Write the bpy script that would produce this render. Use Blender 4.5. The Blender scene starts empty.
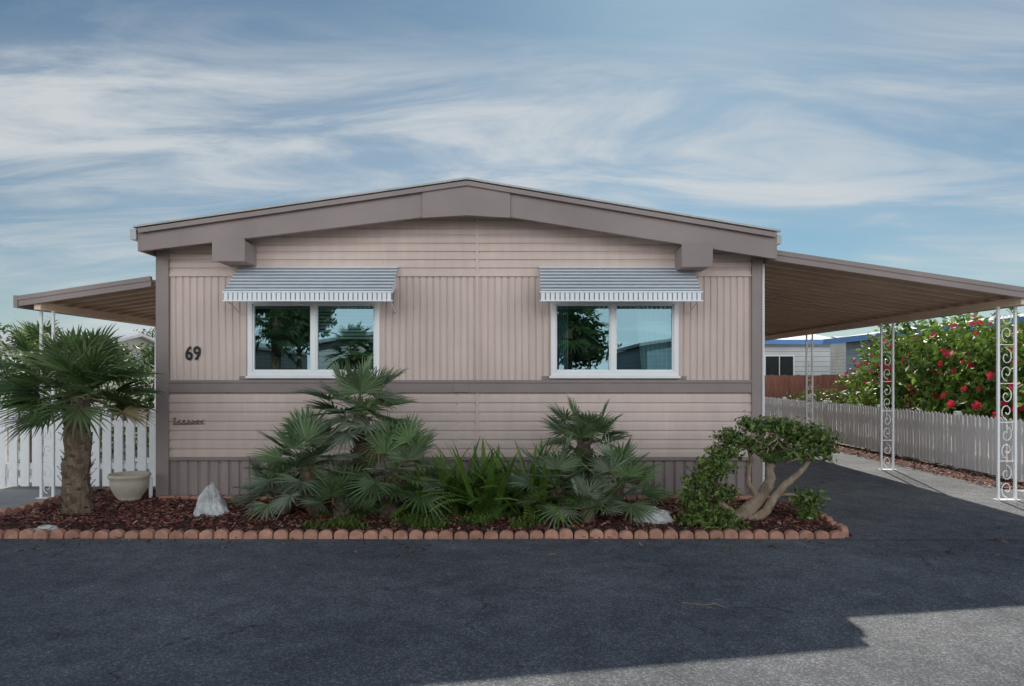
import bpy, math, random
from mathutils import Vector, Matrix, noise
random.seed(11)
R=random.random
def U(a,b): return a+(b-a)*random.random()
scene=bpy.context.scene
scene.view_settings.view_transform='Standard'; scene.view_settings.look='None'
scene.view_settings.exposure=0; scene.view_settings.gamma=1

# ------------------------------------------------------------ materials
def mat(name,col,rough=.7,var=.12,scale=6,bump=.1,bscale=60,metal=0,grime=.15,spec=.4,streak=None,dist=.01):
    m=bpy.data.materials.new(name); m.use_nodes=True; nt=m.node_tree; N=nt.nodes; L=nt.links
    p=N['Principled BSDF']; tc=N.new('ShaderNodeTexCoord')
    n1=N.new('ShaderNodeTexNoise'); n1.inputs['Scale'].default_value=scale; n1.inputs['Detail'].default_value=5
    n1.inputs['Roughness'].default_value=.65
    mp=N.new('ShaderNodeMapping')
    if streak: mp.inputs['Scale'].default_value=streak
    L.new(tc.outputs['Object'],mp.inputs['Vector']); L.new(mp.outputs[0],n1.inputs['Vector'])
    r=N.new('ShaderNodeValToRGB'); r.color_ramp.elements[0].position=.3; r.color_ramp.elements[1].position=.7
    a=[max(0,c*(1-var)) for c in col]; b=[min(1,c*(1+var)) for c in col]
    r.color_ramp.elements[0].color=(*a,1); r.color_ramp.elements[1].color=(*b,1)
    L.new(n1.outputs['Fac'],r.inputs[0])
    n2=N.new('ShaderNodeTexNoise'); n2.inputs['Scale'].default_value=.9; n2.inputs['Detail'].default_value=4
    L.new(tc.outputs['Object'],n2.inputs['Vector'])
    r2=N.new('ShaderNodeMapRange'); r2.inputs['From Min'].default_value=.35; r2.inputs['From Max'].default_value=.65
    r2.inputs['To Min'].default_value=1-grime; r2.inputs['To Max'].default_value=1
    L.new(n2.outputs['Fac'],r2.inputs['Value'])
    mx=N.new('ShaderNodeVectorMath'); mx.operation='SCALE'
    L.new(r.outputs[0],mx.inputs[0]); L.new(r2.outputs[0],mx.inputs['Scale'])
    L.new(mx.outputs[0],p.inputs['Base Color'])
    p.inputs['Roughness'].default_value=rough; p.inputs['Metallic'].default_value=metal
    p.inputs['Specular IOR Level'].default_value=spec
    if bump>0:
        n3=N.new('ShaderNodeTexNoise'); n3.inputs['Scale'].default_value=bscale; n3.inputs['Detail'].default_value=3
        L.new(tc.outputs['Object'],n3.inputs['Vector'])
        bp=N.new('ShaderNodeBump'); bp.inputs['Strength'].default_value=bump; bp.inputs['Distance'].default_value=dist
        L.new(n3.outputs['Fac'],bp.inputs['Height']); L.new(bp.outputs[0],p.inputs['Normal'])
    return m

def leafmat(name,trans=.25,rough=.5):
    m=bpy.data.materials.new(name); m.use_nodes=True; nt=m.node_tree; N=nt.nodes; L=nt.links
    p=N['Principled BSDF']; at=N.new('ShaderNodeAttribute'); at.attribute_name='Col'
    L.new(at.outputs['Color'],p.inputs['Base Color']); p.inputs['Roughness'].default_value=rough
    if trans<=0: return m
    t=N.new('ShaderNodeBsdfTranslucent'); mx=N.new('ShaderNodeMixShader'); mx.inputs[0].default_value=trans
    L.new(at.outputs['Color'],t.inputs['Color']); L.new(p.outputs[0],mx.inputs[1]); L.new(t.outputs[0],mx.inputs[2])
    L.new(mx.outputs[0],N['Material Output'].inputs['Surface'])
    return m

def asphalt(name,base,light):
    m=bpy.data.materials.new(name); m.use_nodes=True; nt=m.node_tree; N=nt.nodes; L=nt.links
    p=N['Principled BSDF']; tc=N.new('ShaderNodeTexCoord')
    def noi(s,d=4,ro=.6):
        n=N.new('ShaderNodeTexNoise'); n.inputs['Scale'].default_value=s; n.inputs['Detail'].default_value=d
        n.inputs['Roughness'].default_value=ro; L.new(tc.outputs['Object'],n.inputs['Vector']); return n
    def ramp(src,p0,p1,c0,c1):
        r=N.new('ShaderNodeValToRGB'); r.color_ramp.elements[0].position=p0; r.color_ramp.elements[1].position=p1
        r.color_ramp.elements[0].color=(*c0,1); r.color_ramp.elements[1].color=(*c1,1); L.new(src,r.inputs[0]); return r
    big=ramp(noi(.55,5).outputs['Fac'],.38,.64,base,light)
    v=N.new('ShaderNodeTexVoronoi'); v.inputs['Scale'].default_value=110; L.new(tc.outputs['Object'],v.inputs['Vector'])
    sp=N.new('ShaderNodeSeparateColor'); L.new(v.outputs['Color'],sp.inputs[0])
    agg=ramp(sp.outputs[0],.5,1,(.76,.76,.78),(1.75,1.7,1.6))
    m1=N.new('ShaderNodeMix'); m1.data_type='RGBA'; m1.blend_type='MULTIPLY'; m1.inputs[0].default_value=1
    m1.clamp_result=False
    L.new(big.outputs[0],m1.inputs[6]); L.new(agg.outputs[0],m1.inputs[7])
    mid=ramp(noi(4,6,.7).outputs['Fac'],.35,.65,(.80,.80,.80),(1.2,1.2,1.2))
    m2=N.new('ShaderNodeMix'); m2.data_type='RGBA'; m2.blend_type='MULTIPLY'; m2.inputs[0].default_value=1
    L.new(m1.outputs[2],m2.inputs[6]); L.new(mid.outputs[0],m2.inputs[7])
    w=noi(1.2,4); wa=N.new('ShaderNodeVectorMath'); wa.operation='MULTIPLY_ADD'; wa.inputs[1].default_value=(.9,.9,.9)
    L.new(w.outputs['Color'],wa.inputs[0]); L.new(tc.outputs['Object'],wa.inputs[2])
    vc=N.new('ShaderNodeTexVoronoi'); vc.feature='DISTANCE_TO_EDGE'; vc.inputs['Scale'].default_value=.55
    L.new(wa.outputs[0],vc.inputs['Vector'])
    cr=ramp(vc.outputs['Distance'],.0,.006,(.4,.4,.4),(1,1,1))
    msk=ramp(noi(.8,3).outputs['Fac'],.47,.57,(0,0,0),(1,1,1))
    m3=N.new('ShaderNodeMix'); m3.data_type='RGBA'; m3.blend_type='MULTIPLY'
    L.new(msk.outputs[0],m3.inputs[0]); L.new(m2.outputs[2],m3.inputs[6]); L.new(cr.outputs[0],m3.inputs[7])
    L.new(m3.outputs[2],p.inputs['Base Color']); p.inputs['Roughness'].default_value=.85
    p.inputs['Specular IOR Level'].default_value=.15
    bp=N.new('ShaderNodeBump'); bp.inputs['Strength'].default_value=.35; bp.inputs['Distance'].default_value=.004
    L.new(v.outputs['Distance'],bp.inputs['Height']); L.new(bp.outputs[0],p.inputs['Normal'])
    return m

M={}
M['siding']=mat('painted_siding',(.70,.56,.50),.6,.06,3,.06,40,grime=.12,streak=(3,1,.5))
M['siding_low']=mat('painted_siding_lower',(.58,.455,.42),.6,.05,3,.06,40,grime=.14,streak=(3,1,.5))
M['skirt']=mat('painted_skirting',(.38,.305,.29),.7,.1,3,.1,40,grime=.2,streak=(3,1,.4))
M['trim']=mat('taupe_trim_paint',(.31,.25,.235),.6,.07,3,.08,30,grime=.12)
M['fascia']=mat('fascia_paint',(.33,.265,.25),.6,.07,2,.08,30,grime=.15)
M['white']=mat('white_paint',(.88,.88,.88),.5,.04,8,.05,40,grime=.06)
M['vinyl']=mat('white_window_frame',(.90,.90,.90),.35,.02,5,0,grime=.03)
M['galv']=mat('drip_edge_metal',(.42,.42,.41),.45,.15,5,.05,40,metal=.3)
M['alum']=mat('aluminium_awning',(.90,.91,.92),.4,.03,6,.05,30,grime=.06)
M['alum_gap_shade']=mat('awning_gap_shade',(.20,.24,.29),.5,.1,6,0)  # dark colour painted in for the shadow gaps between awning slats
M['pan']=mat('carport_pan_paint',(.85,.66,.50),.5,.08,2,.05,20,grime=.12)
M['pan2']=mat('carport_rib_paint',(.58,.42,.31),.5,.08,2,.05,20,grime=.15)
M['dark']=mat('dark_interior',(.03,.035,.035),.9,.2,3,0)
M['curtain']=mat('curtain_fabric',(.40,.50,.50),.9,.1,6,0)
M['siding_refl']=mat('reflected_siding_slats',(.5,.52,.5),.6,.05,6,0)  # colour of slats that imitate reflected house siding
M['black']=mat('black_metal',(.012,.012,.012),.4,.1,6,0)
M['brown']=mat('rusty_metal',(.16,.09,.07),.6,.2,20,0)
M['asphalt']=asphalt('asphalt',(.110,.117,.130),(.168,.174,.184))
M['asphalt2']=asphalt('driveway_asphalt',(.122,.128,.14),(.175,.181,.19))
M['concrete']=mat('concrete',(.42,.42,.41),.85,.12,3,.2,60,grime=.25)
M['ground']=mat('dirt_ground',(.19,.165,.13),.95,.25,2,.4,20,grime=.3)
M['mulchbase']=mat('mulch_soil',(.085,.04,.03),.95,.4,30,.8,60,grime=.3,dist=.03)
M['edging']=mat('scalloped_brick',(.56,.29,.21),.85,.3,9,.4,70,grime=.35)
M['rock']=mat('pale_rock',(.62,.62,.60),.85,.35,9,.8,25,grime=.3,dist=.03)
M['pot']=mat('beige_ceramic',(.62,.56,.45),.45,.08,10,.05,30)
M['trunk']=mat('palm_trunk_fibre',(.19,.14,.10),.95,.5,18,.9,70,streak=(1,1,.3),dist=.02)
M['bark']=mat('grey_bark',(.33,.25,.18),.9,.45,10,.9,40,streak=(1,1,.4),dist=.02)
M['leaf']=leafmat('leaf',.3,.42); M['flower']=leafmat('petal',.3,.6)
M['chip']=leafmat('bark_chip',0,.9)
M['nwhite']=mat('neighbour_white_siding',(.72,.73,.72),.6,.04,3,.05)
M['nblue']=mat('neighbour_blue_siding',(.32,.41,.50),.6,.06,3,.05)
M['ncream']=mat('neighbour_cream_siding',(.66,.64,.58),.6,.06,3,.05)
M['nroof']=mat('white_metal_roof',(.55,.57,.60),.5,.06,3,.05)
M['bluetrim']=mat('blue_trim',(.12,.30,.62),.5,.06,3,.0)
M['redwood']=mat('redwood_fence',(.36,.15,.10),.85,.3,4,.2,20,streak=(4,4,.5))
M['groove']=mat('siding_shadow_gap',(.2,.2,.2),.8,.1,3,0)

def glass():
    m=bpy.data.materials.new('window_glass'); m.use_nodes=True; nt=m.node_tree; N=nt.nodes; L=nt.links
    N.remove(N['Principled BSDF'])
    g=N.new('ShaderNodeBsdfGlossy'); g.inputs['Color'].default_value=(.42,.66,.74,1); g.inputs['Roughness'].default_value=.005
    t=N.new('ShaderNodeBsdfTransparent'); t.inputs['Color'].default_value=(.5,.66,.66,1)
    mx=N.new('ShaderNodeMixShader'); mx.inputs[0].default_value=.29
    tc=N.new('ShaderNodeTexCoord'); n=N.new('ShaderNodeTexNoise'); n.inputs['Scale'].default_value=1.3; n.inputs['Detail'].default_value=0
    b=N.new('ShaderNodeBump'); b.inputs['Strength'].default_value=.05; b.inputs['Distance'].default_value=.02
    L.new(tc.outputs['Object'],n.inputs['Vector']); L.new(n.outputs['Fac'],b.inputs['Height']); L.new(b.outputs[0],g.inputs['Normal'])
    L.new(t.outputs[0],mx.inputs[1]); L.new(g.outputs[0],mx.inputs[2])
    L.new(mx.outputs[0],N['Material Output'].inputs['Surface'])
    return m
M['glass']=glass()

# ------------------------------------------------------------ mesh builder
class MB:
    def __init__(s): s.v=[];s.f=[];s.mi=[];s.c=[];s.col=(1,1,1);s.m=0
    def add(s,vs,fs,m=None):
        o=len(s.v); s.v.extend([tuple(p) for p in vs]); s.c.extend([s.col]*len(vs))
        for f in fs: s.f.append([i+o for i in f]); s.mi.append(s.m if m is None else m)
    def box(s,x0,x1,y0,y1,z0,z1,m=None):
        s.add([(x0,y0,z0),(x1,y0,z0),(x1,y1,z0),(x0,y1,z0),(x0,y0,z1),(x1,y0,z1),(x1,y1,z1),(x0,y1,z1)],
          [(0,3,2,1),(4,5,6,7),(0,1,5,4),(1,2,6,5),(2,3,7,6),(3,0,4,7)],m)
    def prism(s,poly,y0,y1,m=None):
        n=len(poly); vs=[(x,y0,z) for x,z in poly]+[(x,y1,z) for x,z in poly]
        fs=[tuple(range(n)),tuple(range(2*n-1,n-1,-1))]+[(i,i+n,(i+1)%n+n,(i+1)%n) for i in range(n)]
        s.add(vs,fs,m)
    def tube(s,pts,rad,n=8,m=None,cap=True,wob=0):
        pts=[Vector(p) for p in pts]; k=len(pts); vs=[];fs=[]
        if not hasattr(rad,'__len__'): rad=[rad]*k
        ref=None
        for i,p in enumerate(pts):
            d=(pts[min(i+1,k-1)]-pts[max(i-1,0)]).normalized()
            if ref is None:
                ref=d.orthogonal().normalized()
            u=(ref-d*ref.dot(d)).normalized(); w=d.cross(u); ref=u
            for j in range(n):
                a=2*math.pi*j/n; r=rad[i]*(1+wob*U(-1,1))
                vs.append(p+(u*math.cos(a)+w*math.sin(a))*r)
        for i in range(k-1):
            for j in range(n):
                fs.append((i*n+j,i*n+(j+1)%n,(i+1)*n+(j+1)%n,(i+1)*n+j))
        if cap: fs.append(tuple(range(n-1,-1,-1))); fs.append(tuple(range((k-1)*n,k*n)))
        s.add(vs,fs,m)
    def obj(s,name,mats,parent=None,smooth=False,bevel=0):
        me=bpy.data.meshes.new(name); me.from_pydata(s.v,[],s.f); me.update()
        for mm in mats: me.materials.append(M[mm])
        me.polygons.foreach_set('material_index',s.mi)
        if smooth: me.polygons.foreach_set('use_smooth',[True]*len(s.f))
        if any(c!=(1,1,1) for c in s.c):
            a=me.color_attributes.new('Col','FLOAT_COLOR','POINT')
            a.data.foreach_set('color',[q for c in s.c for q in (c[0],c[1],c[2],1)])
        o=bpy.data.objects.new(name,me); scene.collection.objects.link(o)
        if parent: o.parent=parent
        if bevel:
            b=o.modifiers.new('bevel','BEVEL'); b.width=bevel; b.segments=2; b.limit_method='ANGLE'
        return o
def empty(name):
    o=bpy.data.objects.new(name,None); scene.collection.objects.link(o); return o

# ------------------------------------------------------------ mobile home
FY=8.28; XL,XR=-4.30,3.01; PK=-.52
home=empty('mobile_home')
def rooftop(x):
    return 3.81-(PK-x)/3.80*.55 if x<PK else 3.81-(x-PK)/3.57*.60
def lap(mb,x0,x1,z0,z1,y,h=.1,clip=None,out=.016):
    n=max(1,round((z1-z0)/h)); h=(z1-z0)/n
    for i in range(n):
        a=z0+i*h;b=a+h
        if clip:
            l,r=clip(b)
            if r-l<.05: break
        else: l,r=x0,x1
        l=max(l,x0); r=min(r,x1)
        mb.add([(l,y-out,a),(r,y-out,a),(r,y-out*.9,a+h*.6),(l,y-out*.9,a+h*.6),(l,y-.001,b-.012),(r,y-.001,b-.012),(r,y-.001,b),(l,y-.001,b),(r,y-out,b),(l,y-out,b)],
           [(0,1,2,3),(3,2,5,4),(4,5,6,7),(7,6,8,9)])
def ribs(mb,x0,x1,z0,z1,y,p=.083,dep=.015):
    n=max(1,round((x1-x0)/p)); p=(x1-x0)/n; xs=[]
    for i in range(n):
        b=x0+i*p; xs+= [(b,y),(b+.64*p,y),(b+.76*p,y+dep),(b+.88*p,y+dep)]
    xs.append((x1,y))
    vs=[(x,yy,z0) for x,yy in xs]+[(x,yy,z1) for x,yy in xs]; k=len(xs)
    mb.add(vs,[(i,i+1,i+1+k,i+k) for i in range(k-1)])
def clip(z):
    t=z+.10
    return PK-(3.81-t)/.55*3.80, PK+(3.81-t)/.60*3.57
mb=MB(); lap(mb,XL+.02,XR-.02,2.75,3.75,FY,.1,clip,out=.02)
mb.obj('lap_siding',['siding'],home)
mb=MB(); lap(mb,XL+.15,XR-.1,.55,1.33,FY,.105,out=.02)
mb.obj('lower_lap_siding',['siding'],home)
mb=MB()
W=[(-3.19,-1.60),(.47,2.01)]; WZ0,WZ1=1.54,2.46
ribs(mb,-4.14,-3.19,1.49,2.75,FY-.01); ribs(mb,-1.60,.47,1.49,2.75,FY-.01); ribs(mb,2.01,2.90,1.49,2.75,FY-.01)
for a,b in W: ribs(mb,a,b,WZ1,2.75,FY-.01)
mb.obj('ribbed_siding',['siding'],home)
mb=MB(); ribs(mb,XL+.02,XR-.02,.0,.53,FY+.01,.125,.02); mb.obj('skirting',['skirt'],home)
mb=MB()
mb.box(XL,XL+.155,FY-.045,FY+.02,0,3.3); mb.box(XR-.115,XR,FY-.045,FY+.02,0,3.15)
mb.box(XL+.155,XR-.115,FY-.036,FY+.01,1.335,1.455)
mb.box(XL+.155,XR-.115,FY-.05,FY+.01,1.455,1.49)
mb.box(XL+.155,XR-.115,FY-.026,FY+.01,.515,.56)
mb.box(-.71,-.52,FY-.045,FY-.0365,1.34,1.45)
for a,b in W: mb.box(a-.1,b+.1,FY-.03,FY,1.492,1.538)
mb.obj('trim_boards',['trim'],home,bevel=.004)
mb=MB(); mb.box(-.435,-.405,FY-.026,FY-.002,1.49,3.5); mb.box(-.435,-.405,FY-.03,FY-.0,.56,1.33)
mb.box(-.66,-.648,FY-.024,FY-.0,.56,1.33)
mb.box(XL+.155,XR-.115,FY-.03,FY,2.742,2.768)
mb.obj('seam_battens',['siding'],home)
mb=MB(); x=XL+.3
while x<XR-.2: mb.box(x,x+.012,FY-.040,FY-.0361,1.39,1.402); mb.box(x,x+.012,FY-.030,FY-.0261,.532,.543); x+=.41
mb.obj('fasteners',['skirt'],home)
mb=MB(); B=24.0
mb.add([(XL+.01,FY+.05,0),(XL+.01,B,0),(XL+.01,B,3.14),(XL+.01,FY+.05,3.14)],[(0,1,2,3)])
mb.add([(XR-.01,FY+.05,0),(XR-.01,B,0),(XR-.01,B,3.1),(XR-.01,FY+.05,3.1)],[(0,3,2,1)])
mb.add([(XL,B,0),(XR,B,0),(XR,B,3.1),(PK,B,3.65),(XL,B,3.14)],[(0,1,2,3,4)])
mb.obj('side_walls',['siding_low'],home)
mb=MB()
def rz(x,o): return (x,rooftop(x)+o)
RL,RRr=-4.32,3.05
mb.prism([rz(RL,-.09),rz(PK,-.09),rz(PK,-.012),rz(RL,-.012)],7.99,B+.3)
mb.prism([rz(PK,-.09),rz(RRr,-.09),rz(RRr,-.012),rz(PK,-.012)],7.99,B+.3)
mb.obj('roof',['nroof'],home)
mb=MB()
mb.prism([(RL,2.99),(-1.02,3.385),(PK,3.40),(PK,3.80),(RL,3.25)],7.93,7.985)
mb.prism([(PK,3.40),(-.02,3.385),(RRr,2.90),(RRr,3.20),(PK,3.80)],7.93,7.985)
mb.prism([(PK-.52,3.37),(PK,3.40),(PK+.50,3.37),(PK+.50,3.695),(PK,3.775),(PK-.52,3.70)],7.905,7.929)
mb.prism([(RL-.0,3.19),(PK,3.74),(PK,3.795),(RL,3.245)],7.90-.022,7.904)
mb.prism([(PK,3.74),(RRr,3.14),(RRr,3.195),(PK,3.795)],7.90-.022,7.904)
mb.box(RL-.03,RL,7.93,B+.3,2.99,3.24); mb.box(RRr,RRr+.03,7.93,B+.3,2.90,3.19)
mb.obj('roof_fascia',['fascia'],home,bevel=.003)
mb=MB()
mb.prism([(RL-.05,3.25),(PK,3.806),(PK,3.828),(RL-.05,3.272)],7.86,7.99)
mb.prism([(PK,3.806),(RRr+.05,3.20),(RRr+.05,3.222),(PK,3.828)],7.86,7.99)
mb.box(RL-.10,RL-.032,7.90,B,3.12,3.24); mb.box(RRr+.032,RRr+.09,7.95,B,3.08,3.18)
mb.obj('drip_edge',['galv'],home)
mb=MB(); mb.box(-3.43,-3.09,7.86,8.262,2.865,3.105); mb.box(1.97,2.29,7.86,8.262,2.80,3.045)
mb.box(-3.45,-3.07,7.845,7.86,2.855,3.115); mb.box(1.95,2.31,7.845,7.86,2.79,3.055)
mb.obj('outrigger_beams',['fascia'],home,bevel=.006)
for k,(a,b) in enumerate(W):
    mb=MB(); t=.055; y0=FY-.05; y1=FY+.02; c=(a+b)/2-(.0 if k==0 else .02)
    mb.box(a,b,y0,y1,WZ0,WZ0+t); mb.box(a,b,y0,y1,WZ1-t,WZ1)
    mb.box(a,a+t,y0,y1,WZ0+t,WZ1-t); mb.box(b-t,b,y0,y1,WZ0+t,WZ1-t)
    mb.box(c-.025,c+.025,y0+.008,y1,WZ0+t,WZ1-t)
    s=.02
    for l,r in ((a+t,c-.025),(c+.025,b-t)):
        mb.box(l,r,y0+.02,y1-.004,WZ0+t,WZ0+t+s); mb.box(l,r,y0+.02,y1-.004,WZ1-t-s,WZ1-t)
        mb.box(l,l+s,y0+.02,y1-.004,WZ0+t+s,WZ1-t-s); mb.box(r-s,r,y0+.02,y1-.004,WZ0+t+s,WZ1-t-s)
    mb.box(a-.02,b+.02,y0-.02,y0+.01,WZ0-.03,WZ0-.001)
    mb.obj('window_frame',['vinyl'],home,bevel=.003)
    mb=MB()
    for (l,r,yy) in ((a+t,c,FY-.015),(c,b-t,FY-.005)):
        mb.add([(l,yy,WZ0+t),(r,yy,WZ0+t),(r,yy,WZ1-t),(l,yy,WZ1-t)],[(0,1,2,3)])
    mb.obj('window_glass',['glass'],home)
    mb=MB(); x0,x1,z0,z1,yb=a-.3,b+.3,WZ0-.5,WZ1+.25,FY+1.6; yf=FY+.03
    V=[(x0,yf,z0),(x1,yf,z0),(x1,yb,z0),(x0,yb,z0),(x0,yf,z1),(x1,yf,z1),(x1,yb,z1),(x0,yb,z1)]
    mb.add(V,[(0,1,2,3),(4,7,6,5),(1,5,6,2),(2,6,7,3),(3,7,4,0)])
    mb.obj('room_interior',['dark'],home)
    mb=MB()
    if k==1:
        for (l,r) in ((a+.03,a+.22),(b-.40,b-.03)):
            n=40; vs=[]
            for i in range(n+1):
                x=l+(r-l)*i/n; y=FY+.12+.03*math.sin(i*1.1)
                q=.0 if l<1 else -.10
                vs+= [(x,y,WZ0-.1),(x+q*(1-i/n),y,WZ1)]
            mb.add(vs,[(2*i,2*i+2,2*i+3,2*i+1) for i in range(n)])
        mb.obj('curtain',['curtain'],home,smooth=True)
    else:
        z=WZ0+.45
        while z<WZ1-.05:
            mb.add([(c+.03,FY+.08,z),(b-.05,FY+.08,z),(b-.05,FY+.10,z+.030),(c+.03,FY+.10,z+.030)],[(0,1,2,3)]); z+=.042
        mb.obj('siding_reflection_slats',['siding_refl'],home)  # invented slats behind the pane, standing in for reflected house siding
    l,r=((-3.31,-1.38),(.33,2.18))[k]
    mb=MB(); n=8; ya,za,yb2,zb=FY-.01,2.86,7.84,2.50
    for i in range(n):
        t0=i/n;t1=(i+.80)/n;t2=(i+1)/n
        P=lambda t,o:(ya+(yb2-ya)*t+o*-.6,za+(zb-za)*t+o*.8)
        (y_0,z_0),(y_1,z_1),(y_2,z_2)=P(t0,.004),P(t1,.018),P(t2,-.004)
        mb.add([(l,y_0,z_0),(r,y_0,z_0),(r,y_1,z_1),(l,y_1,z_1)],[(0,3,2,1)],0)
        mb.add([(l,y_1,z_1),(r,y_1,z_1),(r,y_2,z_2),(l,y_2,z_2)],[(0,3,2,1)],1)
    ribs_n=int((r-l)/.055); p=(r-l)/ribs_n
    for i in range(ribs_n):
        mb.box(l+i*p+.004,l+(i+1)*p-.009,7.832,7.84,2.405,2.50,0)
    mb.box(l,r,7.8405,7.846,2.42,2.50,1)
    mb.box(l-.012,r+.012,7.822,7.85,2.395,2.41,0); mb.box(l-.01,r+.01,7.824,7.85,2.495,2.512,0)
    for x in (l+.02,r-.03):
        mb.tube([(x,7.85,2.42),(x,FY-.02,2.30)],.008,6,0)
        mb.add([(x,ya,za),(x,yb2,zb),(x,yb2,2.42),(x,ya,2.6)],[(0,1,2,3)],0)
    mb.obj('window_awning',['alum','alum_gap_shade'],home)
cu=bpy.data.curves.new('house_number','FONT'); cu.body='69'; cu.size=.235; cu.extrude=.006; cu.offset=.0032; cu.resolution_u=6; cu.space_character=1.02
o=bpy.data.objects.new('house_number',cu); scene.collection.objects.link(o); o.data.materials.append(M['black'])
o.location=(-3.955,FY-.022,1.735); o.rotation_euler=(math.pi/2,0,0); o.scale=(.82,1,1); o.parent=home
mb=MB(); pts=[]
for i in range(70):
    t=i/69; pts.append((-4.10+.38*t+.018*math.sin(t*44),FY-.03,.985+.026*math.sin(t*40)*(1-.4*t)+(.03*math.exp(-(t/.07)**2))))
mb.tube(pts,.005,5); mb.tube([(-4.10,FY-.03,.952),(-3.71,FY-.03,.960)],.004,5)
mb.obj('script_ornament',['brown'],home)
mb=MB(); mb.tube([(XL-.05,FY-.06,.0),(XL-.05,FY-.06,.32)],.022,8); mb.tube([(XR+.045,FY+.03,.0),(XR+.045,FY+.03,3.0)],.02,8)
mb.obj('vent_pipe',['white'],home)

# ------------------------------------------------------------ carports
def scroll_post(name,x,y,h,w=.2):
    mb=MB(); t=.014
    for s in (-1,1):
        mb.box(x+s*w/2-t,x+s*w/2+t,y-t,y+t,.0,h)
    n=int(h/.42); hh=h/n
    for i in range(n):
        z0=i*hh
        for q,ss in ((.30,1),(.70,-1)):
            pts=[(x+ss*w*.02+w*.36*math.cos(1.57+ss*k*.55)*(1-k/17),y,z0+hh*q+ss*w*.50*math.sin(-1.57+k*.55)*(1-k/17)) for k in range(14)]
            mb.tube(pts,.006,5)
        mb.box(x-w/2+t,x+w/2-t,y-.005,y+.005,z0-.005+hh*.02,z0+.005+hh*.02)
    mb.box(x-w/2-.04,x+w/2+.04,y-.05,y+.05,0,.018)
    return mb.obj(name,['white'])
def carport(name,xh,zh,xo,zo,y0,y1):
    root=empty(name); sgn=1 if xo>xh else -1
    mb=MB()
    def quadslab(ya,yb,dz0,dz1,m):
        vs=[(xh,ya,zh+dz0),(xo,ya,zo+dz0),(xo,yb,zo+dz0),(xh,yb,zh+dz0),(xh,ya,zh+dz1),(xo,ya,zo+dz1),(xo,yb,zo+dz1),(xh,yb,zh+dz1)]
        mb.add(vs,[(0,3,2,1),(4,5,6,7),(0,1,5,4),(1,2,6,5),(2,3,7,6),(3,0,4,7)],m)
    quadslab(y0+.03,y1,0,.02,0)
    y=y0+.1
    while y<y1-.1:
        quadslab(y,y+.03,-.03,-.001,1); quadslab(y+.15,y+.165,-.010,-.001,1); y+=.30
    mb.obj('roof_pans',['pan','pan2'],root)
    mb=MB()
    for yy0,yy1,a,b in ((y0,y0+.029,-.07,.05),(y0-.012,y0-.001,.0,.055)):
        vs=[(xh,yy0,zh+a),(xo,yy0,zo+a),(xo,yy1,zo+a),(xh,yy1,zh+a),(xh,yy0,zh+b),(xo,yy0,zo+b),(xo,yy1,zo+b),(xh,yy1,zh+b)]
        mb.add(vs,[(0,1,2,3),(4,7,6,5),(0,4,5,1),(1,5,6,2),(2,6,7,3),(3,7,4,0)])
    xa,xb=sorted((xo+sgn*.002,xo+sgn*.05)); mb.box(xa,xb,y0-.012,y1,zo-.09,zo+.06)
    mb.obj('roof_edge_trim',['fascia'],root)
    mb=MB(); xc=xo-sgn*.2; xa,xb=xc-.04,xc+.04
    zc=zo+(zh-zo)*.2/abs(xh-xo)-.047
    mb.box(xa,xb,y0+.05,y1-.02,zc-.09,zc); mb.obj('support_beam',['pan'],root)
    return root,xc,zc-.09
cp,xc,zc=carport('carport_roof',XR+.10,2.98,6.32,2.50,8.10,20.5)
for y,w in ((8.42,.21),(11.1,.19),(14.0,.12),(17.2,.12)):
    p=scroll_post('support_post',xc-.02,y,zc,w); p.parent=cp
lp,xl,zl=carport('patio_awning',XL-.10,2.70,-6.02,2.46,8.32,15.0)
for y in (8.55,11.3,13.4):
    p=scroll_post('support_post',xl,y,zl,.15); p.parent=lp
p=scroll_post('support_post',xl+1.0,11.0,2.54,.13); p.parent=lp

# ------------------------------------------------------------ ground, road, drive
mb=MB(); mb.add([(-300,-300,0),(300,-300,0),(300,300,0),(-300,300,0)],[(0,1,2,3)]); mb.obj('ground',['ground'])
mb=MB(); mb.add([(-80,-3.2,.006),(80,-3.2,.006),(80,6.42,.006),(-80,6.42,.006)],[(0,1,2,3)]); mb.obj('road',['asphalt'])
mb=MB(); mb.add([(3.0,6.38,.011),(6.75,6.38,.011),(6.6,23,.011),(3.0,23,.011)],[(0,1,2,3)]); mb.obj('driveway',['asphalt2'])
mb=MB(); mb.add([(6.75,6.38,.009),(12,6.38,.009),(12,9.2,.009),(6.7,9.2,.009)],[(0,1,2,3)]); mb.obj('side_pavement',['concrete'])
mb=MB(); mb.add([(-10,6.42,.010),(-5.45,6.42,.010),(-5.45,9.0,.010),(-4.35,9.0,.010),(-4.35,16,.010),(-10,16,.010)],[(0,1,2,3,4,5)]); mb.obj('concrete_patio',['concrete'])
mb=MB(); nx,ny=110,24
def bedz(x,y):
    e=min((y-6.5)/.25,1); e2=min((3.3-x)/.25,1); e3=min((x+5.45)/.25,1); e=max(0,min(e,e2,e3))
    return .015+.06*e+.025*noise.noise(Vector((x*2.3,y*2.3,0)))*e
vs=[];fs=[]
for j in range(ny+1):
    for i in range(nx+1):
        x=-5.45+8.7*i/nx; y=6.5+1.85*j/ny; vs.append((x,y,bedz(x,y)))
for j in range(ny):
    for i in range(nx): a=j*(nx+1)+i; fs.append((a,a+1,a+nx+2,a+nx+1))
mb.add(vs,fs); mb.add([(-5.45,8.35,.06),(-4.33,8.35,.06),(-4.33,9.0,.05),(-5.45,9.0,.05)],[(0,1,2,3)])
mb.obj('mulch_bed',['mulchbase'],smooth=True)
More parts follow.
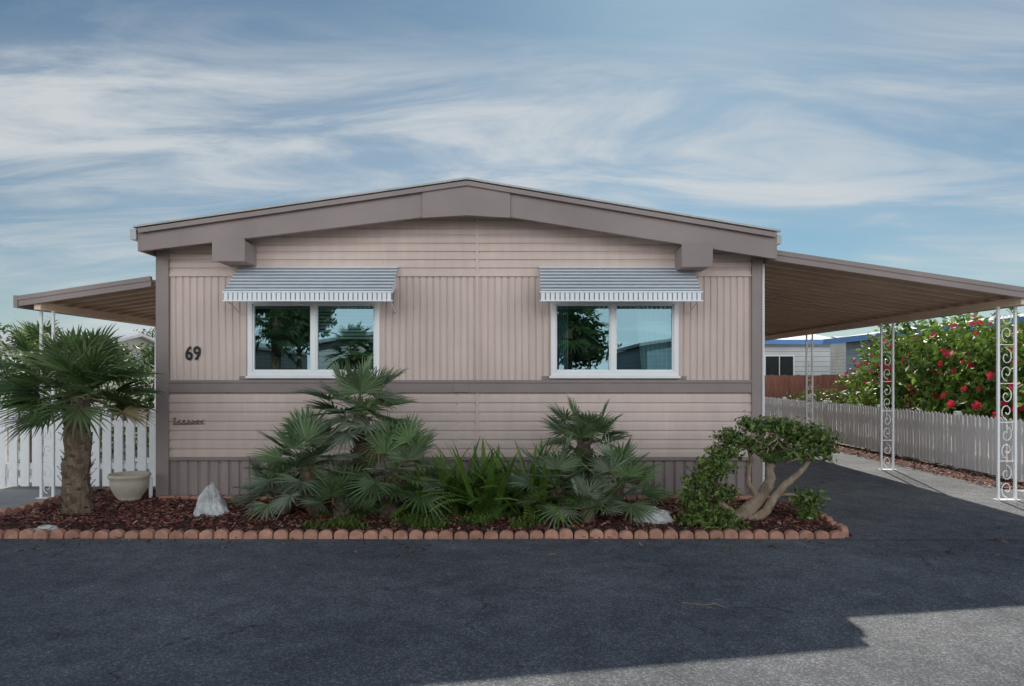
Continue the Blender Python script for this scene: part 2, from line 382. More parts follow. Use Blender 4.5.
def chips(name,n,fx,cols):
    mb=MB()
    for _ in range(n):
        x,y,z=fx(); a=U(0,6.28); l=U(.010,.034); w=U(.005,.014); t=U(-.5,.5)
        dx,dy=math.cos(a),math.sin(a); c=random.choice(cols); k=U(.6,1.4); mb.col=tuple(q*k for q in c)
        u=Vector((dx,dy,t))*l; v=Vector((-dy,dx,U(-.5,.5)))*w; p=Vector((x,y,z+U(.0,.02)))
        mb.add([p-u-v,p+u-v*.6,p+u*.8+v,p-u*.9+v],[(0,1,2,3)])
    return mb.obj(name,['chip'])
def fx():
    x=U(-5.43,3.2); y=U(6.56,8.25) if x>-4.3 else U(6.56,8.95)
    return x,y,(bedz(x,y) if y<8.35 else .06)
RED=[(.24,.07,.05),(.17,.05,.035),(.32,.13,.09),(.09,.035,.03),(.40,.22,.17),(.20,.06,.045)]
chips('mulch_chips',19000,fx,RED)
mb=MB(); mb.add([(6.65,9.2,.02),(7.26,9.2,.02),(7.26,23,.02),(6.55,23,.02)],[(0,1,2,3)]); mb.obj('planting_strip',['mulchbase'])
chips('leaf_litter',3500,lambda:(U(6.5,7.25),U(9.2,18),.02),RED+[(.30,.22,.12)])
def fr(): return U(-5,5),min(6.45,6.45-abs(random.gauss(0,.35))),.008
chips('road_debris',200,fr,[(.12,.07,.05),(.2,.15,.1),(.08,.05,.04)])
mb=MB(); mb.tube([(1.15,4.62,.012),(1.28,4.55,.016),(1.36,4.57,.02),(1.42,4.5,.014)],.003,5); mb.tube([(1.28,4.55,.016),(1.33,4.48,.014)],.002,5)
mb.obj('fallen_twig',['bark'])

mb=MB()
def scallop(x,y,ang,w=.135,h=.10,t=.06):
    hh=h*U(.86,1.1); n=8; tilt=U(-.09,.09); x+=U(-.004,.004); y+=U(-.008,.008)
    pr=[(-w/2,0),(w/2,0),(w/2,hh*.45)]+[(math.cos(math.pi*k/n)*w/2,hh*.45+math.sin(math.pi*k/n)*hh*.55) for k in range(1,n)]+[(-w/2,hh*.45)]
    ca,sa=math.cos(ang+tilt),math.sin(ang+tilt); vs=[]; ln=U(-.12,.12)
    for yy in (-t/2,t/2):
        for px,pz in pr:
            ins=.97 if yy<0 else 1
            vs.append((x+px*ca*ins-(yy+pz*ln)*sa,y+px*sa*ins+(yy+pz*ln)*ca,pz))
    k=len(pr); mb.add(vs,[tuple(range(k)),tuple(range(2*k-1,k-1,-1))]+[(i,i+k,(i+1)%k+k,(i+1)%k) for i in range(k)])
x=-5.45
while x<3.10: scallop(x,6.47+.012*math.sin(x*1.3),0,h=.085); x+=.142
for k in range(12): scallop(3.19+.012*k+ (0 if k else -.01),6.55+.145*k,math.pi/2-.08)
for k in range(17): scallop(-5.5,6.55+.145*k,math.pi/2)
mb.obj('garden_edging',['edging'],bevel=.006)
mb=MB(); x=XL+.1
while x<XR: w=U(.16,.22); mb.box(x,x+w-.012,8.10,8.2,.03,.115+U(-.01,.01)); x+=w
mb.obj('brick_border',['edging'],bevel=.008)

# ------------------------------------------------------------ fences
mb=MB(); x=-12
while x<-4.40:
    h=1.10+U(-.008,.008); w=.115
    mb.prism([(x,.05),(x+w,.05),(x+w,h-.03),(x+w-.03,h),(x+.03,h),(x,h-.03)],9.20,9.22); x+=.158
for z in (.28,.85): mb.box(-12,-4.33,9.222,9.26,z,z+.08)
for x in (-9.5,-7.0,-4.45): mb.box(x,x+.09,9.262,9.35,0,1.12)
mb.obj('picket_fence',['white'])
mb=MB(); y=8.9
while y<24:
    h=.92+U(-.01,.01); w=.075; x=7.30+U(-.004,.004); 
    vs=[(x,y,.04),(x,y+w,.04),(x,y+w,h-.04),(x,y+w/2,h),(x,y,h-.04)]; vs+=[(a+.018,b,c) for a,b,c in vs]
    mb.add(vs,[(4,3,2,1,0),(5,6,7,8,9)]+[(i,(i+1)%5,(i+1)%5+5,i+5) for i in range(5)]); y+=.098
for z in (.22,.68): mb.box(7.32,7.36,8.9,24,z,z+.07)
y=8.9
while y<24: mb.box(7.362,7.44,y,y+.08,0,.95); y+=2.4
mb.obj('picket_fence',['white'])
mb=MB(); x=7.5
while x<13: mb.box(x,x+.13,22.4,22.42,.0,1.55+U(-.02,.02)); x+=.14
mb.box(7.5,13,22.43,22.48,1.2,1.28); mb.obj('redwood_fence',['redwood'])

# ------------------------------------------------------------ neighbouring homes
def home2(name,x0,x1,y0,y1,h,rise,wall,axis='x',over=.3,trim='white',wins=(),roofm='nroof',fas=None):
    root=empty(name); mb=MB()
    mb.box(x0,x1,y0,y1,0,h,1)
    for i in range(int(h/.2)):
        z=.1+i*.2
        mb.box(x0-.012,x1+.012,y0-.012,y1+.012,z,z+.185,0)
    mb.obj('siding_walls',[wall,'groove'],root)
    mb=MB()
    if axis=='y':
        c=(x0+x1)/2; a,b=x0-over,x1+over
        mb.prism([(a,h-.02),(c,h+rise),(c,h+rise+.1),(a,h+.1)],y0-over,y1+over)
        mb.prism([(c,h+rise),(b,h-.02),(b,h+.1),(c,h+rise+.1)],y0-over,y1+over)
        mb.prism([(x0,h),(x1,h),(c,h+rise)],y0,y1,1)
    else:
        c=(y0+y1)/2; a,b=y0-over,y1+over; X0,X1=x0-over,x1+over
        for (p,q) in ((a,c),(c,b)):
            zp=h-.02 if p==a else h+rise; zq=h+rise if q==c else h-.02
            vs=[(X0,p,zp),(X1,p,zp),(X1,q,zq),(X0,q,zq)]; vs+=[(u,v,w+.12) for u,v,w in vs]
            mb.add(vs,[(0,3,2,1),(4,5,6,7),(0,1,5,4),(1,2,6,5),(2,3,7,6),(3,0,4,7)])
        for xx in (x0,x1): mb.add([(xx,y0,h),(xx,y1,h),(xx,c,h+rise)],[(0,1,2)],1)
    mb.obj('gable_roof',[roofm,wall],root)
    if fas:
        mb=MB()
        if axis=='y': mb.box(x0-over-.04,x0-over-.004,y0-over,y1+over,h-.08,h+.11)
        else: mb.box(x0-over,x1+over,y0-over-.04,y0-over-.004,h-.08,h+.11)
        mb.obj('eave_fascia',[fas],root)
    mb=MB()
    for (u0,u1,z0,z1,sd) in wins:
        if sd in('y0','y1'):
            y=y0-.03 if sd=='y0' else y1+.03; s=-1 if sd=='y0' else 1
            ya,yb=sorted((y,y+s*.03)); mb.box(u0-.06,u1+.06,ya,yb,z0-.06,z1+.06,0)
            ya,yb=sorted((y+s*.032,y+s*.036)); mb.box(u0,(u0+u1)/2-.02,ya,yb,z0,z1,1); mb.box((u0+u1)/2+.02,u1,ya,yb,z0,z1,1)
        else:
            x=x0-.03; mb.box(x-.03,x,u0-.06,u1+.06,z0-.06,z1+.06,0)
            mb.box(x-.036,x-.032,u0,(u0+u1)/2-.02,z0,z1,1); mb.box(x-.036,x-.032,(u0+u1)/2+.02,u1,z0,z1,1)
    if wins: mb.obj('windows',[trim,'dark'],root)
    return root
home2('white_house',9.0,12.8,27.5,34,2.85,.5,'nwhite','x',.35,wins=((10.2,11.3,1.5,2.3,'y0'),),fas='bluetrim')
home2('blue_house',12.0,18.0,12.0,24.5,2.75,.5,'nblue','y',.55,wins=((14,15.5,1.2,2.1,'x0'),(18,19.5,1.2,2.1,'x0')),fas='bluetrim')
home2('cream_house',-26,-16,26,32,2.6,.6,'ncream','x',.3,wins=((-22,-20.5,1.1,2,'y0'),(-19,-17.5,1.1,2,'y0')))
home2('opposite_house',-7.6,.2,-22,-10.2,2.7,.75,'nwhite','y',.35,wins=((-6.8,-5.2,1.2,2.2,'y1'),(-2.6,-.9,1.2,2.2,'y1')))
home2('opposite_house',5.4,13.5,-22,-10.6,2.7,.75,'nblue','y',.35,wins=((6.5,8,1.2,2.2,'y1'),))
home2('opposite_house',-19,-11.5,-22,-10.6,2.7,.75,'ncream','y',.35,wins=((-14,-12.5,1.2,2.2,'y1'),))
home2('distant_house',20,32,38,46,3,.8,'ncream','x',.3)

# ------------------------------------------------------------ plants
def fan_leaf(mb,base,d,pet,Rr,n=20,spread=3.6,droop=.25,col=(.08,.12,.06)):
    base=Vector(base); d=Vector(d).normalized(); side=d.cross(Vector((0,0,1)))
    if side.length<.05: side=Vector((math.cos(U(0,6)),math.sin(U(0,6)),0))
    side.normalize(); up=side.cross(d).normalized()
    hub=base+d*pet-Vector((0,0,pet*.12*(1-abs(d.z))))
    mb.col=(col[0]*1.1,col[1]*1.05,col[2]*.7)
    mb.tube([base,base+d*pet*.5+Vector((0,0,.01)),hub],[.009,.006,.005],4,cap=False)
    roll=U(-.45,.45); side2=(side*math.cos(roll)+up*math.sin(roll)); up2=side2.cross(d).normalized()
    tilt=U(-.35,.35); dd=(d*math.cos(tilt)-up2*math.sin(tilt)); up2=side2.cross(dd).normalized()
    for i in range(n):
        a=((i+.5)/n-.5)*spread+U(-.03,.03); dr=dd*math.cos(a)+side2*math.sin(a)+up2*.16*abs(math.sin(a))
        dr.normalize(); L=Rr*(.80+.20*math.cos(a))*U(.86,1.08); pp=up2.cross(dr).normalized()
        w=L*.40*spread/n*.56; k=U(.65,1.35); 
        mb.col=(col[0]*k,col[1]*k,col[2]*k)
        g=Vector((0,0,-1)); q=U(.4,1.5)
        p1=hub+dr*L*.40; p2=hub+dr*L*.72+g*L*droop*.15*q; p3=hub+dr*L*.99+g*L*droop*.55*q
        u1=up2*w*.6; u2=up2*w*.4
        mb.add([hub,p1-pp*w,p1+u1,p1+pp*w,p2-pp*w*.6,p2+u2,p2+pp*w*.6,p3],
           [(0,1,2),(0,2,3),(1,4,5,2),(2,5,6,3),(4,7,5),(5,7,6)])
def palm(name,heads):
    root=empty(name)
    tm=MB(); lm=MB()
    for hd in heads:
        base=Vector(hd['b']); top=Vector(hd['c']); n=14; r0,r1=hd.get('r0',.13),hd.get('r1',.11); boots=hd.get('boots',40)
        pts=[base.lerp(top,i/n)+Vector((.015*math.sin(i*.9),.01*math.cos(i),0)) for i in range(n+1)]
        tm.tube(pts,[(r0+(r1-r0)*i/n)*(1.0+.08*math.sin(i*2.3)) for i in range(n+1)],14,wob=.10)
        for i in range(boots):
            t=i/boots; az=i*2.4+U(-.2,.2); p=base.lerp(top,t); r=(r0+(r1-r0)*t)
            o=Vector((math.cos(az),math.sin(az),0)); s=Vector((-o.y,o.x,0)); l=U(.05,.10)
            a=p+o*r*.85; b=p+o*(r*1.2+U(.0,.03))+Vector((0,0,l))
            tm.add([a-s*.035,a+s*.035,b+s*.015,b-s*.015,p+o*r*.6+Vector((0,0,l*.9))],[(0,1,2,3),(3,2,4)])
        n=hd['n']; lo,hi=hd.get('lo',-25),hd.get('hi',85)
        for i in range(n):
            t=(i+.5)/n; az=i*2.39996+U(-.25,.25)
            el=math.radians(hi+(lo-hi)*(t**.85)+U(-8,8))
            d=Vector((math.cos(az)*math.cos(el),math.sin(az)*math.cos(el),math.sin(el)))
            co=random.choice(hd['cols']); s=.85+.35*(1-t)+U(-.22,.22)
            if t>.9 and R()<hd.get('yb',0): co=(.28,.22,.12)
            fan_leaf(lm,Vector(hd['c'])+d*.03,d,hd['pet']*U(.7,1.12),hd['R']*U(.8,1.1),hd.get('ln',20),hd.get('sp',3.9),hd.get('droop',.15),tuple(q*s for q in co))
    tm.obj('trunk',['trunk'],root)
    lm.obj('fronds',['leaf'],root)
    return root
G1=((.10,.17,.055),(.12,.19,.065),(.07,.125,.04),(.17,.23,.10))
G2=((.20,.26,.16),(.135,.20,.095),(.27,.32,.225),(.09,.15,.06),(.16,.24,.10))
palm('fan_palm_tree',[dict(b=(-4.66,7.30,.03),c=(-4.64,7.30,1.34),n=60,pet=.41,R=.47,lo=-24,cols=G1,r0=.135,r1=.12,boots=90,yb=.3,droop=.25,sp=3.4)])
palm('mediterranean_fan_palm',[
 dict(b=(-1.62,7.35,.05),c=(-1.62,7.35,1.10),n=32,pet=.38,R=.38,cols=G2,lo=-30,r0=.12,r1=.09,boots=50,yb=.3),
 dict(b=(-2.05,7.2,.05),c=(-2.14,7.15,.60),n=30,pet=.34,R=.37,cols=G2,lo=-45,r0=.1,r1=.08,yb=.2),
 dict(b=(-1.30,7.1,.05),c=(-1.20,7.05,.55),n=30,pet=.35,R=.38,cols=G2,lo=-40,r0=.1,r1=.08),
 dict(b=(-2.45,7.3,.03),c=(-2.46,7.2,.27),n=18,pet=.25,R=.31,cols=G2,lo=-10,r0=.07,r1=.06),
 dict(b=(-1.75,6.95,.03),c=(-1.72,6.95,.24),n=14,pet=.22,R=.29,cols=G2,lo=-5,r0=.07,r1=.06)])
palm('mediterranean_fan_palm',[
 dict(b=(.78,7.45,.05),c=(.80,7.45,.84),n=22,pet=.26,R=.31,cols=G2,lo=-5,hi=60,r0=.1,r1=.08,boots=40),
 dict(b=(.58,7.1,.05),c=(.46,7.05,.38),n=24,pet=.28,R=.33,cols=G2,lo=-30,hi=75,r0=.09,r1=.07),
 dict(b=(.98,7.15,.05),c=(1.10,7.15,.38),n=24,pet=.28,R=.33,cols=G2,lo=-22,hi=75,r0=.09,r1=.07),
 dict(b=(.76,6.9,.05),c=(.76,6.88,.20),n=15,pet=.18,R=.27,cols=G2,lo=-5,r0=.07,r1=.06)])

def frond(mb,base,az,L,el,col,npair=24,lw=.10):
    base=Vector(base); h=Vector((math.cos(az),math.sin(az),0)); s=Vector((-h.y,h.x,0)); p=base; e=el; pts=[p.copy()]
    st=L/npair; mb.col=tuple(c*.8 for c in col); ps=[]
    for i in range(npair):
        d=h*math.cos(e)+Vector((0,0,math.sin(e))); p=p+d*st; e-=.05+.02*R(); pts.append(p.copy()); ps.append((p.copy(),d))
    mb.tube(pts,[.005]*len(pts),3,cap=False)
    for i,(q,d) in enumerate(ps):
        t=i/npair; l=lw*math.sin(math.pi*min(1,.12+.88*t)**.8)**.7 if t<.99 else .02
        for sg in (-1,1):
            k=U(.75,1.3); mb.col=tuple(c*k for c in col)
            v=(s*sg+d*.45-Vector((0,0,.15))).normalized(); u=d*st*.5
            tip=q+v*l; mb.add([q-u*.6,q+u*.6,q+v*l*.6+u*.7,tip,q+v*l*.6-u*.5],[(0,1,2,3,4)])
def strap(mb,base,az,L,el,w,col,bend=.12):
    base=Vector(base); h=Vector((math.cos(az),math.sin(az),0)); s=Vector((-h.y,h.x,0)); n=7; p=base; e=el; vs=[];fs=[]
    k=U(.75,1.25); mb.col=tuple(c*k for c in col)
    for i in range(n+1):
        t=i/n; ww=w*(.6+1.2*t if t<.35 else 1.02*(1-(t-.35)/.65)**.7+0.0)
        d=h*math.cos(e)+Vector((0,0,math.sin(e))); nn=s.cross(d)
        vs+=[p-s*ww/2,p-nn*ww*.18,p+s*ww/2]; p=p+d*L/n; e-=bend
    for i in range(n):
        a=i*3; fs+=[(a,a+1,a+4,a+3),(a+1,a+2,a+5,a+4)]
    mb.add(vs,fs)
mb=MB(); GF=((.12,.23,.04),(.16,.28,.05),(.08,.16,.03),(.24,.35,.08))
for cx,cy in ((-.62,7.25),(-.25,7.1),(.12,7.3),(-.85,7.15),(-.4,7.5),(.22,7.1)):
    for i in range(17):
        frond(mb,(cx+U(-.08,.08),cy+U(-.08,.08),.06),U(0,6.28),U(.60,.92),U(.85,1.5),random.choice(GF))
    for i in range(20):
        strap(mb,(cx+U(-.12,.12),cy+U(-.1,.1),.05),U(0,6.28),U(.6,.98),U(.7,1.45),.085,random.choice(GF),U(.02,.13))
mb.obj('sword_fern',['leaf'])

def cloud(mb,c,rad,n,size,cols,shell=.5,lump=.35,fr=2.0,seed=0):
    c=Vector(c); so=Vector((seed*3.1,seed*1.7,0))
    for _ in range(n):
        d=Vector((random.gauss(0,1),random.gauss(0,1),random.gauss(0,1))).normalized()
        r=shell+(1-shell)*R()**.6
        nz=noise.noise(d*fr+so); r*=1+lump*nz
        p=c+Vector((d.x*rad[0],d.y*rad[1],d.z*rad[2]))*r
        nm=(d*.6+Vector((U(-1,1),U(-1,1),U(-.4,1.0)))).normalized(); u=nm.orthogonal().normalized(); a=U(0,6.28)
        v=nm.cross(u); u,v=u*math.cos(a)+v*math.sin(a),v*math.cos(a)-u*math.sin(a)
        s=size*U(.6,1.3); col=random.choice(cols); cl=noise.noise(p*4.5/max(.3,size*12)); k=(.9+.55*cl)*U(.8,1.25)
        mb.col=(col[0]*k,col[1]*k,col[2]*k)
        mb.add([p-u*s,p+v*s*.45+nm*s*.12,p+u*s,p-v*s*.45+nm*s*.12],[(0,1,2),(0,2,3)])
mb=MB(); GG=((.14,.22,.05),(.18,.26,.06),(.10,.17,.04))
for _ in range(12000):
    x=U(-2.05,.65); y=U(6.62,7.2); 
    if noise.noise(Vector((x*2.6,y*4,2)))<.0+ (abs(x+.6)-.8)*.25: continue
    p=Vector((x,y,bedz(x,y)+U(.0,.04))); a=U(0,6.28); h=Vector((math.cos(a),math.sin(a),U(.2,1.6)))*U(.012,.032); s=Vector((-math.sin(a),math.cos(a),0))*.007
    k=U(.7,1.3); mb.col=tuple(q*k for q in random.choice(GG)); mb.add([p-s,p+s,p+h+s*.6,p+h-s*.6],[(0,1,2,3)])
mb.obj('ground_cover',['leaf'])

root=empty('sculpted_juniper_tree'); mb=MB()
def limb(pts,r): 
    P=[Vector(p) for p in pts]; P=[P[0]*2-P[1]]+P+[P[-1]*2-P[-2]]; out=[];rr=[]; n=len(P)-3
    for i in range(n):
        for k in range(6):
            t=k/6; a,b,c,d=P[i:i+4]
            out.append(.5*((2*b)+(c-a)*t+(2*a-5*b+4*c-d)*t*t+(3*b-a-3*c+d)*t**3)+Vector((U(-1,1),U(-1,1),0))*.008)
            q=(i+t)/n; rr.append(r[0]+(r[1]-r[0])*q)
    out.append(P[-2]); rr.append(r[1]); mb.tube(out,rr,10,wob=.11)
limb([(2.22,6.95,.03),(2.42,6.95,.20),(2.62,6.98,.42),(2.66,7.0,.66),(2.85,7.0,.84)],(.085,.025))
limb([(2.32,6.95,.03),(2.54,6.92,.14),(2.74,6.92,.40),(2.95,6.95,.58),(3.06,6.95,.74)],(.058,.018))
limb([(2.50,6.96,.28),(2.40,6.95,.5),(2.45,7.0,.7),(2.36,7.0,.88)],(.035,.012))
limb([(2.28,6.95,.10),(2.10,6.9,.28),(2.02,6.9,.45)],(.045,.014))
limb([(2.26,6.95,.06),(2.02,6.86,.10),(1.9,6.85,.2)],(.04,.012))
limb([(2.66,6.98,.60),(2.52,6.98,.8),(2.6,7.0,.95)],(.026,.01))
limb([(2.7,6.93,.34),(2.85,6.88,.34),(2.95,6.86,.30)],(.022,.01))
for _ in range(26):
    a=Vector((U(2.35,3.0),U(6.85,7.05),U(.66,.86))); limb([a,a+Vector((U(-.1,.1),U(-.1,.1),.08)),a+Vector((U(-.2,.2),U(-.15,.15),.18))],(.009,.004))
mb.obj('trunk',['bark'],root,smooth=True)
mb=MB(); GP=((.17,.25,.055),(.12,.19,.04),(.24,.32,.08),(.07,.125,.03))
pads=[((2.98,6.98,.94),(.28,.24,.11),1400),((2.72,6.95,1.03),(.20,.2,.08),750),((2.48,7.0,1.04),(.16,.2,.08),550),((2.28,7.0,.90),(.19,.15,.09),700),((3.14,6.95,.80),(.17,.15,.10),650),
 ((2.68,7.05,.84),(.18,.15,.08),500),((2.88,6.9,.76),(.16,.12,.08),450),((2.48,6.95,.84),(.13,.12,.08),350),((2.62,6.9,.72),(.11,.08,.06),200),
 ((2.05,6.9,.62),(.19,.17,.12),900),((1.92,6.9,.47),(.15,.15,.10),600),((1.84,6.86,.30),(.16,.15,.11),800),((1.94,6.75,.14),(.24,.18,.12),1300),((2.13,6.72,.10),(.15,.12,.09),500),((2.12,6.8,.38),(.13,.1,.09),400),((2.10,6.95,.76),(.12,.1,.07),350),
 ((2.96,6.85,.30),(.15,.13,.11),600),((2.98,6.85,.17),(.10,.1,.06),250),((2.22,6.92,.76),(.11,.09,.06),300)]
for i,(c,r,n) in enumerate(pads): cloud(mb,c,r,n,.028,GP,.1,lump=1.2,fr=2.8,seed=i)
mb.obj('foliage',['leaf'],root)

root=empty('hibiscus_shrub'); mb=MB()
for y in (10.6,12.2,14,15.6):
    for k in range(5):
        a=Vector((8.9+U(-.3,.3),y+U(-.3,.3),0)); mb.tube([a,a+Vector((U(-.2,.2),U(-.2,.2),.8)),a+Vector((U(-.5,.5),U(-.5,.5),1.8))],[.04,.03,.015],6)
mb.obj('stems',['bark'],root)
mb=MB(); GH=((.17,.29,.04),(.22,.35,.06),(.11,.20,.03),(.30,.40,.09))
CL=[((8.75,10.0,1.35),(.95,1.0,.95),3600),((9.1,11.6,1.5),(1.1,1.2,1.05),4000),((9.0,13.4,1.55),(1.0,1.2,1.1),4000),((9.1,15.2,1.55),(1.0,1.1,1.2),3600),((9.3,16.6,1.3),(1.0,.9,1.0),2200),((8.6,12.4,.9),(.9,1.6,.7),2200),((8.4,14.8,.8),(.8,1.6,.7),2000),((8.5,9.3,.8),(.8,.8,.7),1400)]
for i,(c,r,n) in enumerate(CL): cloud(mb,c,r,n,.08,GH,.55,lump=.75,fr=2.8,seed=i+20)
for _ in range(70):
    c,r,n=random.choice(CL[:5]); d=Vector((random.gauss(-.4,.6),random.gauss(-.2,.8),random.gauss(.8,.4))).normalized()
    b=Vector(c)+Vector((d.x*r[0],d.y*r[1],d.z*r[2]))*.85
    for k in range(9): cloud(mb,b+d*k*.055,(.05,.05,.05),3,.065,GH,.3)
mb.obj('foliage',['leaf'],root)
mb=MB()
for _ in range(210):
    c,r,n=random.choice(CL[:6]); d=Vector((random.gauss(-.8,.6),random.gauss(-.7,.7),random.gauss(.2,.6))).normalized()
    p=Vector(c)+Vector((d.x*r[0],d.y*r[1],d.z*r[2]))*U(1.0,1.2); s=U(.045,.08); u=d.orthogonal().normalized(); v=d.cross(u)
    for k in range(5):
        a=k*1.2566+U(-.1,.1); w=u*math.cos(a)+v*math.sin(a); q=d.cross(w); kk=U(.8,1.2); mb.col=(.80*kk,.035*kk,.08*kk)
        mb.add([p,p+w*s*.7+q*s*.45+d*s*.25,p+w*s*1.1+d*s*.4,p+w*s*.7-q*s*.45+d*s*.25],[(0,1,2,3)])
mb.obj('flowers',['flower'],root)

def shrub(name,cl,size,cols,shell=.5):
    mb=MB()
    for i,(c,r,n) in enumerate(cl): cloud(mb,c,r,n,size,cols,shell,lump=.6,seed=i+len(name))
    return mb.obj(name,['leaf'])
GD=((.09,.15,.05),(.12,.18,.055),(.06,.11,.035)); GY=((.17,.18,.06),(.13,.17,.05),(.22,.19,.08))
shrub('dry_shrub',[((8.6,18.5,.65),(.8,1.2,.4),1500),((9.4,20.5,.7),(1.2,.9,.45),1700)],.07,GY)
shrub('hedge',[((-7.5,12.5,.9),(1.4,.8,.9),2600),((-10.2,13,1.3),(1.8,.9,1.3),3000),((-6.6,15,1.15),(1.5,.8,1.2),2400)],.06,GD)
def tree(name,x,y,h,r,n=2600,cols=GD,size=.12):
    root=empty(name); mb=MB(); mb.tube([(x,y,0),(x+U(-.1,.1),y,h*.35),(x+U(-.2,.2),y,h*.7)],[.16,.12,.06],8)
    for k in range(6):
        a=U(0,6.28); b=Vector((x,y,h*U(.35,.6))); mb.tube([b,b+Vector((math.cos(a)*r*.4,math.sin(a)*r*.4,h*.12)),b+Vector((math.cos(a)*r*.8,math.sin(a)*r*.8,h*.28))],[.06,.04,.015],6)
    mb.obj('trunk',['bark'],root); mb=MB()
    for k in range(7):
        a=k*2.4; q=U(.2,.65); cloud(mb,(x+math.cos(a)*r*q,y+math.sin(a)*r*q,h*U(.55,.85)),(r*.5,r*.5,h*.17),n//7,size,cols,.3,lump=.6,seed=k)
    mb.obj('foliage',['leaf'],root)
tree('broadleaf_tree',-7.0,17,2.9,1.3); tree('broadleaf_tree',-11.5,24,3.0,2.0); tree('broadleaf_tree',-14.5,23,2.9,2.0)
tree('broadleaf_tree',16,48,5,3); tree('broadleaf_tree',-22,45,5,3.2)
tree('broadleaf_tree',1.8,-12,4.6,2.2,4200,GD,.14); tree('broadleaf_tree',-9.2,-13,5.2,1.9,4000,GD,.14); tree('broadleaf_tree',-4,-28,7,3.5,4000,GD,.2)
palm('fan_palm_tree',[dict(b=(-8.6,12.2,0),c=(-8.5,12.2,1.75),n=34,pet=.5,R=.5,lo=-50,cols=G1,boots=30,droop=.4)])
palm('tall_palm_tree',[dict(b=(-8.9,-9.0,0),c=(-8.8,-9.0,3.6),n=40,pet=.9,R=.8,lo=-50,cols=G1,boots=60,droop=.4,r0=.2,r1=.15)])
palm('tall_palm_tree',[dict(b=(-5.7,-8.0,0),c=(-5.7,-8.0,2.5),n=34,pet=.6,R=.6,lo=-50,cols=G1,boots=60,droop=.4,r0=.2,r1=.15)])
palm('tall_palm_tree',[dict(b=(2.1,-9.5,0),c=(2.2,-9.5,3.4),n=40,pet=.9,R=.8,lo=-50,cols=G1,boots=60,droop=.4,r0=.2,r1=.15)])
palm('tall_palm_tree',[dict(b=(-7.6,29,0),c=(-7.5,29,3.0),n=34,pet=.8,R=.8,lo=-50,cols=G1,boots=30,droop=.4,r0=.2,r1=.15)])

def rock(name,x,y,z,sx,sy,sz,seed,peak=0):
    import bmesh
    bm=bmesh.new(); bmesh.ops.create_icosphere(bm,subdivisions=4,radius=1)
    for v in bm.verts:
        p=v.co.copy(); n=noise.fractal(p*1.1+Vector((seed,0,0)),.8,2.2,4)
        f=noise.cell(p*1.6+Vector((seed,3,1)))
        p*=1+.32*n+.07*f
        if p.z>0 and peak: s=1-peak*min(1,p.z); p.x*=s; p.y*=s
        v.co=Vector((p.x*sx,p.y*sy,p.z*sz))
    me=bpy.data.meshes.new(name); bm.to_mesh(me); bm.free(); me.materials.append(M['rock'])
    o=bpy.data.objects.new(name,me); scene.collection.objects.link(o); o.location=(x,y,z); return o
rock('garden_rock',-3.18,7.22,.12,.18,.14,.29,3,.6)
rock('garden_rock',1.42,6.95,.10,.19,.14,.11,9,.1)
rock('garden_rock',-4.52,6.62,.06,.10,.06,.035,5,0)
mb=MB(); prof=[(.11,0),(.125,.015),(.12,.03),(.155,.08),(.195,.16),(.21,.23),(.205,.265),(.225,.285),(.235,.31),(.225,.33),(.20,.325),(.185,.28),(.0,.27)]
n=36; vs=[];fs=[]
for i,(r,z) in enumerate(prof):
    for k in range(n): a=2*math.pi*k/n; vs.append((-4.55+r*math.cos(a),8.12+r*math.sin(a),.05+z))
for i in range(len(prof)-1):
    for k in range(n): fs.append((i*n+k,i*n+(k+1)%n,(i+1)*n+(k+1)%n,(i+1)*n+k))
mb.add(vs,fs); mb.obj('planter_pot',['pot'],smooth=True)

# ------------------------------------------------------------ light
sd=Vector((.33,1.24,1.0)).normalized()
sl=bpy.data.lights.new('sun','SUN'); sl.energy=5; sl.angle=math.radians(.5); sl.color=(1,.94,.84)
so=bpy.data.objects.new('sun',sl); scene.collection.objects.link(so); so.rotation_euler=(-sd).to_track_quat('-Z','Y').to_euler()
w=bpy.data.worlds.new('World'); scene.world=w; w.use_nodes=True; nt=w.node_tree; N=nt.nodes; L=nt.links
bg=N['Background']; bg.inputs['Strength'].default_value=.055
sk=N.new('ShaderNodeTexSky'); sk.sky_type='NISHITA'; sk.sun_disc=False
sk.sun_elevation=math.asin(sd.z); sk.sun_rotation=math.atan2(sd.x,sd.y); sk.dust_density=.4; sk.ozone_density=2; sk.air_density=1
tint=N.new('ShaderNodeVectorMath'); tint.operation='MULTIPLY'; tint.inputs[1].default_value=(.74,1.06,1.12)
L.new(sk.outputs[0],tint.inputs[0]); L.new(tint.outputs[0],bg.inputs['Color'])
tc=N.new('ShaderNodeTexCoord'); sp=N.new('ShaderNodeSeparateXYZ'); L.new(tc.outputs['Generated'],sp.inputs[0])
def mth(op,a,b=None,c=None):
    m=N.new('ShaderNodeMath'); m.operation=op
    for i,q in enumerate((a,b,c)):
        if q is None: continue
        if isinstance(q,(int,float)): m.inputs[i].default_value=q
        else: L.new(q,m.inputs[i])
    return m.outputs[0]
z=mth('MAXIMUM',sp.outputs['Z'],0.0); zz=mth('ADD',z,.16)
cx=mth('DIVIDE',sp.outputs['X'],zz); cy=mth('DIVIDE',sp.outputs['Y'],zz)
cb=N.new('ShaderNodeCombineXYZ'); L.new(cx,cb.inputs[0]); L.new(cy,cb.inputs[1])
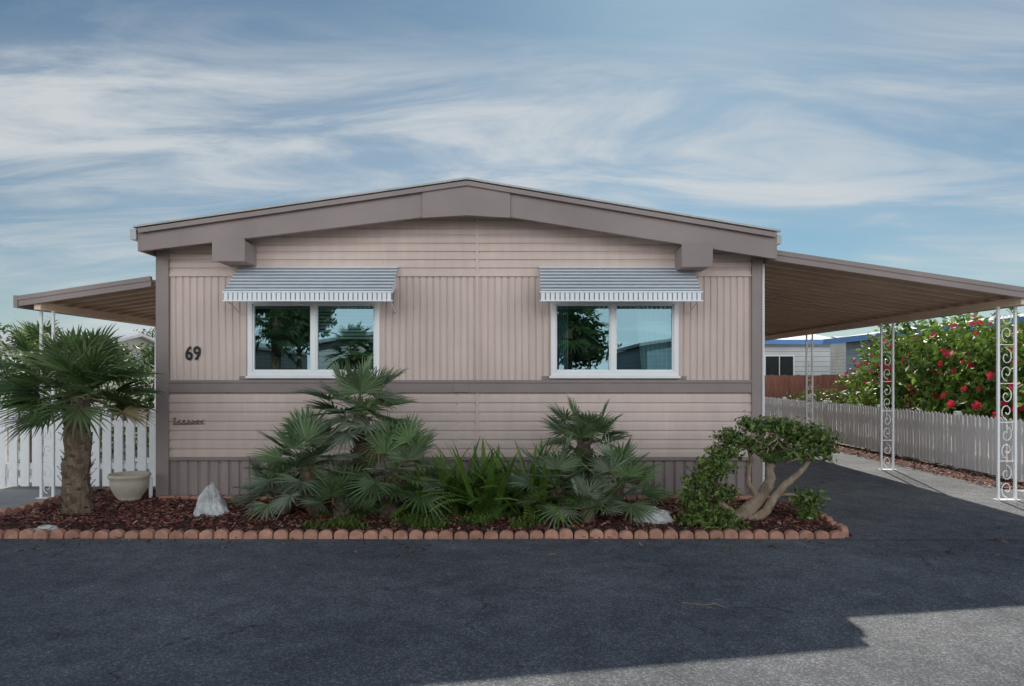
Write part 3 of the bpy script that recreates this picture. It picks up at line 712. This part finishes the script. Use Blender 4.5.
def cn(scale,loc,s,det,ro,dis,rot=.2):
    mp=N.new('ShaderNodeMapping'); mp.inputs['Scale'].default_value=scale; mp.inputs['Location'].default_value=loc; mp.inputs['Rotation'].default_value=(0,0,rot)
    L.new(cb.outputs[0],mp.inputs['Vector']); n=N.new('ShaderNodeTexNoise'); n.inputs['Scale'].default_value=s; n.inputs['Detail'].default_value=det
    n.inputs['Roughness'].default_value=ro; n.inputs['Distortion'].default_value=dis; L.new(mp.outputs[0],n.inputs['Vector']); return n.outputs['Fac']
def mr(v,a,b,c=0,d=1):
    m=N.new('ShaderNodeMapRange'); m.interpolation_type='SMOOTHSTEP'
    for i,q in zip(('From Min','From Max','To Min','To Max'),(a,b,c,d)): m.inputs[i].default_value=q
    L.new(v,m.inputs['Value']); return m.outputs[0]
bank=mth('MULTIPLY',mr(z,.16,.27),mr(z,.32,.43,1,0))
big=mr(cn((.5,1,1),(3.1,.4,0),.8,3,.5,.4),.40,.60)
big=mth('MULTIPLY',big,mr(z,.36,.47,1,.45))
big=mth('MINIMUM',mth('ADD',mth('MULTIPLY',big,.6),mth('MULTIPLY',bank,.6)),1.0)
wisp=mr(cn((.45,1.2,1),(.7,2.2,0),2.4,8,.62,.8,.3),.36,.66)
fac=mth('MULTIPLY',mth('ADD',mth('MULTIPLY',wisp,.7),.3),big)
haze=mr(z,.0,.22,.55,0)
fac=mth('ADD',mth('MULTIPLY',fac,.95),haze)
back_fill=mth('MULTIPLY',mr(mth('MULTIPLY',sp.outputs['Y'],-1.0),.0,.5),mr(z,.35,.7,.8,0))  # unseen bright cloud bank added behind the camera to fill the shaded facade
fac=mth('MINIMUM',mth('MAXIMUM',fac,back_fill),.92)
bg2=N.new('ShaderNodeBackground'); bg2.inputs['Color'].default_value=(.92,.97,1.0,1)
L.new(mth('MULTIPLY',mr(sp.outputs['Y'],-.5,.3,2.55,.68),mr(z,.40,.7,1,.35)),bg2.inputs['Strength'])  # cloud strength raised toward the rear as fill light for the facade
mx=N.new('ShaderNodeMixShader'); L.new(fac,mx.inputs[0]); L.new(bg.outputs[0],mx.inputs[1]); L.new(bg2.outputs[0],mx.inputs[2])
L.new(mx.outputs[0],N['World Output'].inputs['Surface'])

# ------------------------------------------------------------ camera
cd=bpy.data.cameras.new('camera'); cd.sensor_width=36; cd.lens=24.0; cd.shift_y=.03125; cd.clip_end=2000; cd.clip_start=.05
co=bpy.data.objects.new('camera',cd); scene.collection.objects.link(co); co.location=(0,0,1.55); co.rotation_euler=(math.pi/2,0,0)
scene.camera=co
